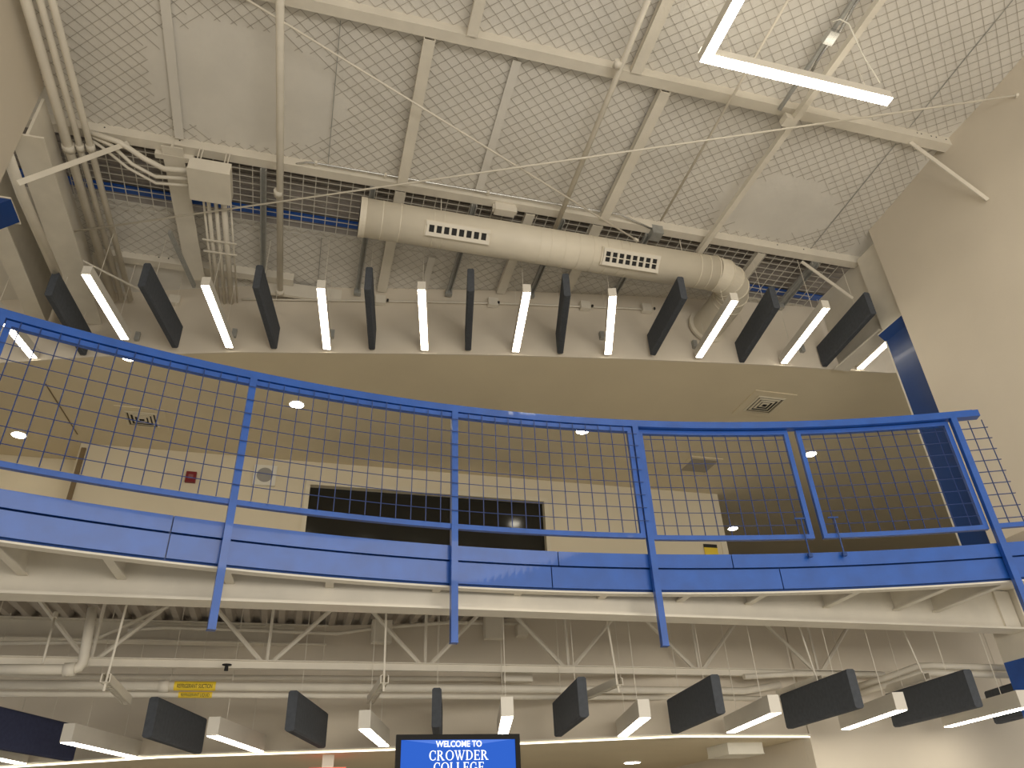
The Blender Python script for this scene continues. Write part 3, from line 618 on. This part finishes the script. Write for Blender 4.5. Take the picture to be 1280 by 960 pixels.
for i, (x, y) in enumerate(ORP):
    a = ang(x, y, 3.13); p = rp(a, 3.13, .10); q = V((p.x+.16*(1 if x < 565 else -1)*0+(.0), BY+.07, 3.13)); q.x = p.x+(q.y-p.y)*.05
    if q.y-p.y < .03: q.y = p.y+.02
    t = thing('deck_outrigger', p, OL[i]+' cream outrigger bracket under the balcony, counted from the left', 'bracket', 'outrigger brackets')
    MB().bar(p, q, .055, .012).build('bottom_flange', M_STEEL, t); MB().bar(p+V((0,0,.1)), q+V((0,0,.1)), .01, .2).build('web', M_STEEL, t)
# main beam
t = thing('main_beam', (2, BY+.09, 3.0), 'long cream steel beam under the balcony', 'beam')
MB().box(-6, 5.92, BY+.0, BY+.17, 2.995, 3.012).build('bottom_flange', M_STEEL, t); MB().box(-6, 5.92, BY+.08, BY+.092, 3.012, 3.34).build('web', M_STEEL, t)
MB().box(5.76, 5.92, BY+.06, BY+.08, 3.03, 3.33).build('end_plate', M_STEEL, t)
# ------------------------------------------------------------------ lower level shell
lb_ = [Zp(x, y, ZL) for x, y in ((-40, 963), (0, 960), (200, 947), (480, 938), (650, 930), (850, 921), (1050, 914))]
lb_[-1] = V((4.68, 6.60, ZL)); lb_ = [V((-6, lb_[0].y+1.6, ZL))]+lb_
def lby(x):
    for p, q in zip(lb_, lb_[1:]):
        if p.x <= x <= q.x: return p.y+(q.y-p.y)*(x-p.x)/(q.x-p.x)
    return lb_[-1].y
struct(ribbon(lb_, ZL, ZD-.002).build('wall_lower_bulkhead', M_WALL), 'curved grey white bulkhead below the balcony', 'wall')
ce = lb_[-1]
struct(ribbon([ce+V((.002, -.012, 0)), V((ce.x+1.2, ce.y-.25, 0)), V((ce.x+5, ce.y-.9, 0))], 0, ZD-.002, .1).build('wall_lower_right', M_WALL), 'warm lit lower wall at the bottom right', 'wall')
struct(MB().box(ce.x-.0, ce.x+.1, ce.y+.09, 13, 0, ZL+.03).build('wall_lower_side', M_WALL), 'lower wall running back from the lit corner at the right', 'wall')
m = MB()
for p, q in zip(lb_, lb_[1:]): m.hexa([(p.x,p.y+.1,ZL),(q.x,q.y+.1,ZL),(q.x,13,ZL),(p.x,13,ZL)], [(p.x,p.y+.1,ZL+.05),(q.x,q.y+.1,ZL+.05),(q.x,13,ZL+.05),(p.x,13,ZL+.05)])
struct(m.build('ceiling_lower', M_CEIL), 'low tan soffit behind the lit strip', 'ceiling')
struct(MB().box(-8, 6, 13, 13.1, 0, ZL).build('wall_lower_back', M_BACK), 'back wall of the lower level', 'wall')
t = thing('cove_strip_lamp', lb_[4], 'continuous lit strip along the lower bulkhead edge', 'strip lamp')
pts = [p+V((0, -.012, -.0)) for p in lb_[1:]]
m = MB()
for p, q in zip(pts, pts[1:]): m.bar(p, q, .010, .010)
m.build('strip_lens', M_LSTRIP, t); m = MB()
for p, q in zip(pts, pts[1:]): m.bar(p+V((0,-.005,.02)), q+V((0,-.005,.02)), .04, .014)
m.build('strip_channel', M_STEEL, t)
# corrugated deck
m = MB(); per = .15; x = -6; prof = []
while x < 9: prof += [(x, 0), (x+.05, 0), (x+.075, .05), (x+.125, .05)]; x += per
n = len(prof); o = len(m.v)
for y in (5.27, 9.5):
    for a, b in prof: m.v.append(V((a, y, ZD+b)))
for k in range(n-1): m.f.append((k, k+1, n+k+1, n+k))
struct(m.build('ceiling_deck', M_DECK), 'corrugated steel deck under the balcony floor', 'ceiling')
t = thing('deck_support_beam', (-2, 7.43, 3.3), 'white beam under the corrugated deck at the lower left', 'beam')
MB().box(-6, .3, 7.43, 7.445, 3.28, ZD-.001).build('web', M_STEEL, t); MB().box(-6, .3, 7.36, 7.51, 3.27, 3.282).build('bottom_flange', M_STEEL, t); MB().box(-6, .3, 7.36, 7.51, ZD-.012, ZD-.001).build('top_flange', M_STEEL, t)
# bar joist
def joist(gy, zb, zt, x0, x1, px_list, label, r=.018):
    t = thing('bar_joist', ((x0+x1)/2, gy, zb), label, 'joist', 'bar joists')
    for s in (-1, 1): MB().box(x0, x1, gy+s*.02-.012*(s > 0)-.0, gy+s*.02+.012*(s < 0), zb, zb+.05).build('bottom_chord', M_STEEL, t)
    MB().box(x0, x1, gy-.05, gy+.05, zb+.05, zb+.056).build('bottom_chord_leg', M_STEEL, t)
    MB().box(x0, x1, gy-.05, gy+.05, zt-.006, zt).build('top_chord', M_STEEL, t)
    for kind, a, b in px_list:
        MB().tube([V((a, gy, zb+.03)), V((b, gy, zt-.01))], r if kind == 'd' else r*.75, 6).build('diagonal' if kind == 'd' else 'vertical', M_STEEL, t)
    return t
JY, JZ = 6.35, 2.85
def jx(x, y): return GY(x, y, JY).x
WEB = []
# diagonals read off at bottom-chord nodes
nodes = [jx(x, 832) for x in (112, 275, 497, 700, 873)]
sp = (nodes[-1]-nodes[0])/4
bn = [nodes[0]+sp*k for k in range(-3, 6)]
for b in bn:
    if b+sp*.46 < 5.7: WEB += [('d', b+.02, b+sp*.46)]
    WEB += [('d', b-.02, b-sp*.46), ('v', b+.0, b+.0)]
joist(JY, JZ, ZD-.003, -5, 5.6, WEB, 'white open web steel joist across the lower level')
# ------------------------------------------------------------------ lower pipes
def lpipe(pp, z, r, label, m=M_STEEL, cat='pipe', coup=()): return pipe('pipe', [Zp(x, y, z) for x, y in pp], r, label, cat, m, [Zp(x, y, z) for x, y in coup], 'lower level pipes')
pa = GY(-10, 857, 6.5); 
def hp(x, y, g=6.5): return GY(x, y, g)
zA = GY(400, 859, 6.5).z
main = pipe('refrigerant_pipe', [V((-5, 6.5, zA)), V((GY(930, 862, 6.5).x, 6.5, zA)), GY(975, 856, 6.5)], .032, 'long thick white insulated pipe with a yellow label', group='lower level pipes', coup=(GY(205, 858, 6.5),))
zB = zA-.058
pipe('refrigerant_pipe', [V((-5, 6.53, zB)), V((GY(1065, 862, 6.53).x, 6.53, zB))], .021, 'thinner white pipe directly below the thick insulated pipe', group='lower level pipes')
for i, (x0, x1, y, rr, zz, gy) in enumerate(((218, 270, 857, .0335, zA, 6.5), (224, 266, 864.5, .0225, zB, 6.53))):
    a, b = GY(x0, y, gy).x, GY(x1, y, gy).x
    t = thing('pipe_label', V((a, gy, zz)), ('upper yellow wrap label on the thick pipe' if i == 0 else 'lower yellow wrap label on the thinner pipe'), 'label', 'yellow pipe labels')
    MB().tube([(a, gy, zz), (b, gy, zz)], rr, 14, False).build('wrap', M_YEL, t, True)
    cu = bpy.data.curves.new('t', 'FONT'); cu.body = 'REFRIGERANT SUCTION' if i == 0 else 'REFRIGERANT LIQUID'; cu.size = .042 if i == 0 else .032; cu.align_x = 'CENTER'; cu.align_y = 'CENTER'; cu.extrude = .0005
    to = bpy.data.objects.new('t', cu); COL.objects.link(to); bpy.context.view_layer.update()
    me = bpy.data.meshes.new_from_object(to.evaluated_get(bpy.context.evaluated_depsgraph_get())); bpy.data.objects.remove(to)
    wx = max(v.co.x for v in me.vertices)*2; sc = (b-a)*.84/wx
    me.materials.append(M_DARK); tob = bpy.data.objects.new('lettering', me); COL.objects.link(tob); tob.parent = t
    c = V(((a+b)/2, gy-rr*math.cos(math.radians(12))-.001, zz-rr*math.sin(math.radians(12)))); tob.location = c-wloc(t); tob.rotation_euler = (math.radians(102), 0, 0); tob.scale = (sc, 1, 1)
# thin pipe behind
pipe('thin_pipe', [GY(-20, 838, 6.9), GY(40, 845, 6.9), GY(500, 848, 6.9), GY(960, 851, 6.9)], .02, 'thin white pipe behind the joist chord', group='lower level pipes')
# sprinkler drop pipe at left
e = [GY(-15, 836.5, 6.0), GY(84, 837, 6.0), GY(92, 836.5, 6.0), GY(99, 834, 6.0), GY(103, 829, 6.0), GY(105, 822, 6.0), GY(107, 810, 6.0), GY(116, 760, 6.0)]
pipe('sprinkler_pipe', e, .034, 'white sprinkler pipe with an elbow at the lower left', coup=(GY(87, 837, 6.0),), group='lower level pipes')
rod('hanger_rod', GY(53, 830, 6.0), GY(70, 766, 6.2), .008, 'thin rod holding the sprinkler pipe at the lower left')
pipe('thin_conduit', [GY(-10, 804, 6.6), GY(110, 803, 6.6), GY(210, 758, 6.3)], .014, 'thin white conduit bending up behind the sprinkler pipe', 'conduit')
pipe('thin_conduit', [GY(160, 787, 7.3), GY(205, 784, 7.3), GY(330, 788, 7.3), GY(420, 792, 7.2), GY(470, 785, 7.1), GY(560, 778, 7.0), GY(660, 780, 6.9), GY(740, 778, 6.9)], .016, 'wavy thin conduit along the top of the lower bulkhead', 'conduit')
# pipes at lower right with offset
pipe('refrigerant_pipe', [GY(930, 846, 6.3), GY(1000, 842, 6.3), GY(1105, 843, 6.3)], .024, 'white pipe behind the two right baffles', group='lower level pipes')
for i, (dy, r, lb) in enumerate(((0, .030, 'upper'), (9, .026, 'lower'))):
    pipe('offset_pipe', [GY(1075, 858+dy, 6.35), GY(1112, 846+dy, 6.1), GY(1148, 833+dy, 5.9), GY(1165, 832+dy, 5.8), GY(1278, 836+dy, 5.6)], r, lb+' of two wrapped white pipes stepping up at the lower right', group='lower level pipes')
for x, y, g, w, h, lb in ((477, 790, 7.0, .09, .10, 'small white box high on the lower bulkhead left of the middle post'), (617, 785, 6.85, .09, .10, 'small white box high on the lower bulkhead right of the middle post'), (646, 845, 6.6, .13, .05, 'flat white box on the pipes above the screen'), (652, 789, 6.85, .05, .05, 'tiny white outlet beside the box right of the middle post')):
    q = GY(x, y, g); t = thing('junction_box', q, lb, 'box', 'lower junction boxes')
    MB().box(q.x-w, q.x+w, g-.04, g+.04, q.z-h, q.z+h).build('box_body', M_STEEL, t); MB().box(q.x-w*.92, q.x+w*.92, g-.046, g-.04, q.z-h*.92, q.z+h*.92).build('cover', M_STEEL, t)
q = GY(283, 835, 6.25); t = thing('fire_sprinkler', q, 'small black sprinkler head below the joist chord', 'sprinkler')
MB().tube([q+V((0,0,.02)), q-V((0,0,.02))], [.012, .016], 8).build('stem', M_DARK, t); MB().tube([q+V((0,0,.026)), q+V((0,0,.02))], .035, 12).build('deflector', M_DARK, t)
# trapeze channels with hanger rods
TR = [((158, 881), (133, 843), (156, 754), 'lower left'), ((463, 880), (481, 845), (485, 763), 'left of the screen'), ((728, 877), (774, 848), (764, 771), 'right of the screen'), ((975, 872), (1024, 845), (1006, 781), 'on the large baffle left of the bend'), ((1110, 866), (1158, 842), (1132, 777), 'at the pipe bend')]
for (far, near, top, lb) in TR:
    zt = zA+.075 if near[0] > 900 else zA+.075
    P0 = GY(*near, 5.55); zt = P0.z-.02; Pf = V((P0.x+.09, 6.75, zt))
    q = Zp(*far, zt-.03); 
    if 6.0 < q.y < 8: Pf = V((q.x, q.y, zt))
    d = (Pf-P0.lerp(V((P0.x, P0.y, zt)), 1)).normalized(); Pn = V((P0.x, P0.y, zt)); sd = V((d.y, -d.x, 0))
    t = thing('trapeze_channel', Pn, 'slotted white strut channel hung by a rod, '+lb, 'channel', 'trapeze channels under the beam')
    for s in (-1, 1): MB().bar(Pn+sd*s*.026, Pf+sd*s*.026, .005, .052).build('side_wall', M_STEEL, t)
    L = (Pf-Pn).length; n = int(L/.05); m = MB()
    b0 = V((0, 0, -.026))
    for s in (-1, 1): m.bar(Pn+sd*s*.021+b0, Pf+sd*s*.021+b0, .012, .003)
    for k in range(n+1): c = Pn+d*(L*k/n); m.bar(c+b0-d*.011, c+b0+d*.011, .042, .003)
    m.build('slotted_web', M_STEEL, t)
    for s in (-1, 1): MB().bar(Pn+sd*s*.019+V((0,0,.0255)), Pf+sd*s*.019+V((0,0,.0255)), .012, .003).build('lip', M_STEEL, t)
    T = GY(*top, 5.12); R0 = Pn+d*.03; MB().tube([V((R0.x, R0.y, zt-.075)), V((T.x*.3+R0.x*.7, R0.y-.0, 3.452))], .008, 6).build('hanger_rod', M_STEEL, t)
    MB().bar(R0+V((0,0,-.032)), R0+V((0,0,-.024)), .03, .03, (1,0,0)).build('nut', M_STEEL, t)
# ------------------------------------------------------------------ lower lamps, baffles
AZL = math.radians(12)
LLa = [((-60, 938), (30, 956)), ((85, 930), (170, 948)), ((263, 920), (326, 941)), ((453, 910), (481, 934)), ((633, 902), (628, 922)), ((810, 895), (777, 922)), ((975, 890), (912, 917)), ((1137, 885), (1055, 913)), ((1283, 885), (1182, 910))]
LLn = ['lit pendant lamp cut by the left edge, lower row', 'lit pendant lamp in front of the navy baffle, lower row', 'lit pendant lamp right of the square-looking baffle, lower row', 'lit pendant lamp just left of the screen', 'lit pendant lamp end-on above the right end of the screen', 'lit pendant lamp between the third and fourth post ends, lower row', 'lit pendant lamp above the small white box, lower row', 'lit pendant lamp over the wall corner, lower row', 'lit pendant lamp at the lower right edge']
place([(a, b, l) for (a, b), l in zip(LLa, LLn)], lambda lb: lamp_proto('pendant_bar_lamp', 1.08,   .085, .13, M_LLOW, .935, lb, 'lower row of linear lamps', 0), 2.38, 1.08, AZL)
BLa = [((-40, 932), (90, 952)), ((183, 922), (249, 943)), ((363, 915), (403, 936)), ((546, 915), (548, 932)), ((726, 900), (697, 922)), ((900, 893), (842, 918)), ((1066, 888), (985, 912)), ((1220, 885), (1118, 910)), ((1330, 885), (1245, 906))]
BLn = ['large navy felt baffle at the lower left edge', 'dark felt baffle between the two left lamps, lower row', 'dark felt baffle left of the lamp by the screen', 'dark felt baffle seen edge-on above the screen', 'dark felt baffle right of the screen under the third trapeze channel', 'large dark felt baffle left of the lamp above the small white box', 'large dark felt baffle with a hanger rod in front, lower row', 'large dark felt baffle under the stepped pipes, lower row', 'dark felt baffle at the lower right edge behind the last lamp']
place([(*BLa[0], BLn[0])], lambda lb: baffle_proto('hanging_baffle', 1.75, .07, .275, M_NAVYFELT, .79, lb, 'lower row of felt baffles'), 2.38, 1.75, math.radians(14))
bl = place([(a, b, l) for (a, b), l in zip(BLa[1:], BLn[1:])], lambda lb: baffle_proto('hanging_baffle', 1.08, .07, .275, M_FELT, .79, lb, 'lower row of felt baffles'), 2.38, 1.08, math.radians(10))
# ------------------------------------------------------------------ lower soffit fittings
downlight(790, 952, ZL, .09, 'round downlight in the lower soffit right of the screen', 'lower downlights')
p = Zp(925, 935, ZL); t = thing('soffit_box', V((p.x, p.y, ZL-.12)), 'small white box fixture under the lower soffit', 'box')
a, b = Zp(921, 927, ZL).x, 0
q0, q1 = GY(911, 942, 6.95), GY(955, 941, 6.95)
MB().box(q0.x, q1.x, 6.95, 7.35, q0.z, ZL+.0).build('box_body', M_WHITE, t); MB().box(q0.x-.005, q1.x+.005, 6.945, 7.355, q0.z-.006, q0.z).build('box_rim', M_WHITE, t)
p = Zp(410, 953, ZL-.06); t = thing('exit_sign', V((p.x, p.y, ZL-.2)), 'small exit sign glowing red under the lower soffit left of the screen', 'exit sign')
MB().box(p.x-.05, p.x+.05, p.y, p.y+.02, ZL-.10, ZL).build('mount', M_WHITE, t)
MB().box(p.x-.16, p.x+.16, p.y, p.y+.04, ZL-.30, ZL-.1).build('face', mat('exit_red', (.5, .05, .04), .4, var=0, emit=(1, .12, .06), estr=1.2), t)
# ------------------------------------------------------------------ screen
sy = 5.25
P0, P1 = GY(495.5, 917.5, sy), GY(649, 918.5, sy)
yaw = 0; ztop = (P0.z+P1.z)/2; Wd = P1.x-P0.x; Ht = Wd*.575
tv = thing('wall_screen', V(((P0.x+P1.x)/2, sy, ztop-Ht)), 'black framed screen showing white college welcome lettering on blue', 'screen')
x0, x1 = P0.x, P1.x
MB().box(x0+.01, x1-.01, sy+.015, sy+.07, ztop-Ht+.01, ztop-.01).build('back_case', M_BLACK, tv)
bz = .031
for bx in ((x0, x1, sy-.012, sy+.02, ztop-bz, ztop), (x0, x1, sy-.012, sy+.02, ztop-Ht, ztop-Ht+bz), (x0, x0+bz, sy-.012, sy+.02, ztop-Ht+bz, ztop-bz), (x1-bz, x1, sy-.012, sy+.02, ztop-Ht+bz, ztop-bz)): MB().box(*bx).build('bezel', M_BLACK, tv)
scr = MB().box(x0+bz, x1-bz, sy, sy+.01, ztop-Ht+bz, ztop-bz).build('display', M_SCREEN, tv)
cx = (x0+x1)/2
# lighter fan at the top of the display
m = MB(); zt = ztop-bz-.001
m.prism([V((x0+bz+.02, sy-.002, zt)), V((x1-bz-.02, sy-.002, zt)), V((cx+.06, sy-.002, zt-.035)), V((cx, sy-.002, zt-.045)), V((cx-.06, sy-.002, zt-.035))], (0, .001, 0)); m.build('light_fan', M_SCREEN2, scr)
MB().box(cx-.06, cx+.06, sy+.07, sy+.12, 0, ztop-.1).build('stand_post', M_BLACK, tv)
def textmesh(body, size, xc, zc, wid, par):
    cu = bpy.data.curves.new('t', 'FONT'); cu.body = body; cu.size = size; cu.align_x = 'CENTER'; cu.align_y = 'CENTER'; cu.offset = .0012
    to = bpy.data.objects.new('t', cu); COL.objects.link(to); bpy.context.view_layer.update()
    me = bpy.data.meshes.new_from_object(to.evaluated_get(bpy.context.evaluated_depsgraph_get())); bpy.data.objects.remove(to)
    xs = [v.co.x for v in me.vertices]; w = max(xs)-min(xs)
    me.materials.append(M_TEXT); o = bpy.data.objects.new('lettering', me); COL.objects.link(o); o.parent = par
    o.location = V((xc, sy-.004, zc))-wloc(par); o.rotation_euler = (math.pi/2, 0, 0); o.scale = (wid/w, 1, 1); return o
ppm = Wd/153.5
pv = ppm*.80
textmesh('WELCOME TO', .050, cx+.00, ztop-13.6*pv, 57*ppm, scr)
# serif capitals as stroked shapes on a unit cell (height 1)
def serif(ch):
    S = []; T, t = .17, .07   # thick, thin strokes
    def R(x0, y0, x1, y1): S.append([(x0, y0), (x1, y0), (x1, y1), (x0, y1)])
    def arc(cx, cy, rx, ry, a0, a1, n=14):
        for k in range(n):
            A, B = a0+(a1-a0)*k/n, a0+(a1-a0)*(k+1)/n; q = []
            for (a, o) in ((A, 0), (B, 0), (B, 1), (A, 1)):
                th = t+(T-t)*abs(math.cos(a)); q.append((cx+(rx-o*th)*math.cos(a), cy+(ry-o*t)*math.sin(a)))
            S.append(q)
    def stem(x, s=.08): R(x, 0, x+T, 1); R(x-s, 0, x+T+s, .05); R(x-s, .95, x+T+s, 1)
    pi = math.pi; w = .8
    if ch == 'C': arc(.45, .5, .45, .52, .28*pi, 1.72*pi); R(.70, .66, .76, .98); R(.70, .05, .76, .30); w = .82
    if ch == 'G': arc(.47, .5, .47, .52, .28*pi, 1.75*pi); R(.72, .66, .78, .98); R(.66, .03, .66+T, .45); R(.56, .41, .94, .46); w = .95
    if ch == 'O': arc(.5, .5, .5, .52, 0, 2*pi, 24); w = 1.0
    if ch == 'R': stem(.08); arc(.30, .74, .38, .26, -.5*pi, .5*pi, 10); R(.2, .95, .32, 1); R(.2, .48, .32, .54); S.append([(.34, .5), (.52, .5), (.86, 0), (.66, 0)]); R(.62, 0, .95, .05); w = .95
    if ch == 'D': stem(.08); arc(.36, .5, .5, .5, -.5*pi, .5*pi, 14); R(.2, .94, .38, 1); R(.2, 0, .38, .06); w = .9
    if ch == 'E': stem(.08); R(.2, .94, .68, 1); R(.2, 0, .72, .06); R(.2, .48, .56, .54); R(.64, .78, .69, 1); R(.67, 0, .73, .24); R(.52, .38, .57, .64); w = .76
    if ch == 'L': stem(.08); R(.2, 0, .70, .06); R(.65, 0, .71, .26); w = .74
    if ch == 'W':
        for a, b, th in ((.02, .34, T), (.34, .62, t), (.46, .78, T), (.78, 1.12, t)):
            x0, x1 = a, b
            if th == T: S.append([(x0, 1), (x0+T, 1), (x1+T*.6, 0), (x1, 0)])
            else: S.append([(x0+.02, 0), (x0+t+.05, 0), (x1+t, 1), (x1, 1)])
        R(-.06, .95, .28, 1); R(.98, .95, 1.3, 1); R(.44, .95, .72, 1); w = 1.26
    return S, w
def serifline(word, xc, zc, H, wid, par):
    m = MB(); x = 0; gap = .1; parts = []
    for c in word: S, w = serif(c); parts.append((S, x)); x += w+gap
    tot = x-gap; sc = wid/tot
    for S, ox in parts:
        for q in S: m.prism([V((xc-wid/2+(ox+a)*sc, sy-.004, zc-H/2+b*H)) for a, b in q], (0, -.0006, 0))
    m.build('lettering', M_TEXT, par)
serifline('CROWDER', cx+.00, ztop-28.8*pv, 13.2*pv, 73*ppm, scr)
serifline('COLLEGE', cx+.00, ztop-45.0*pv, 13.2*pv, 62*ppm, scr)
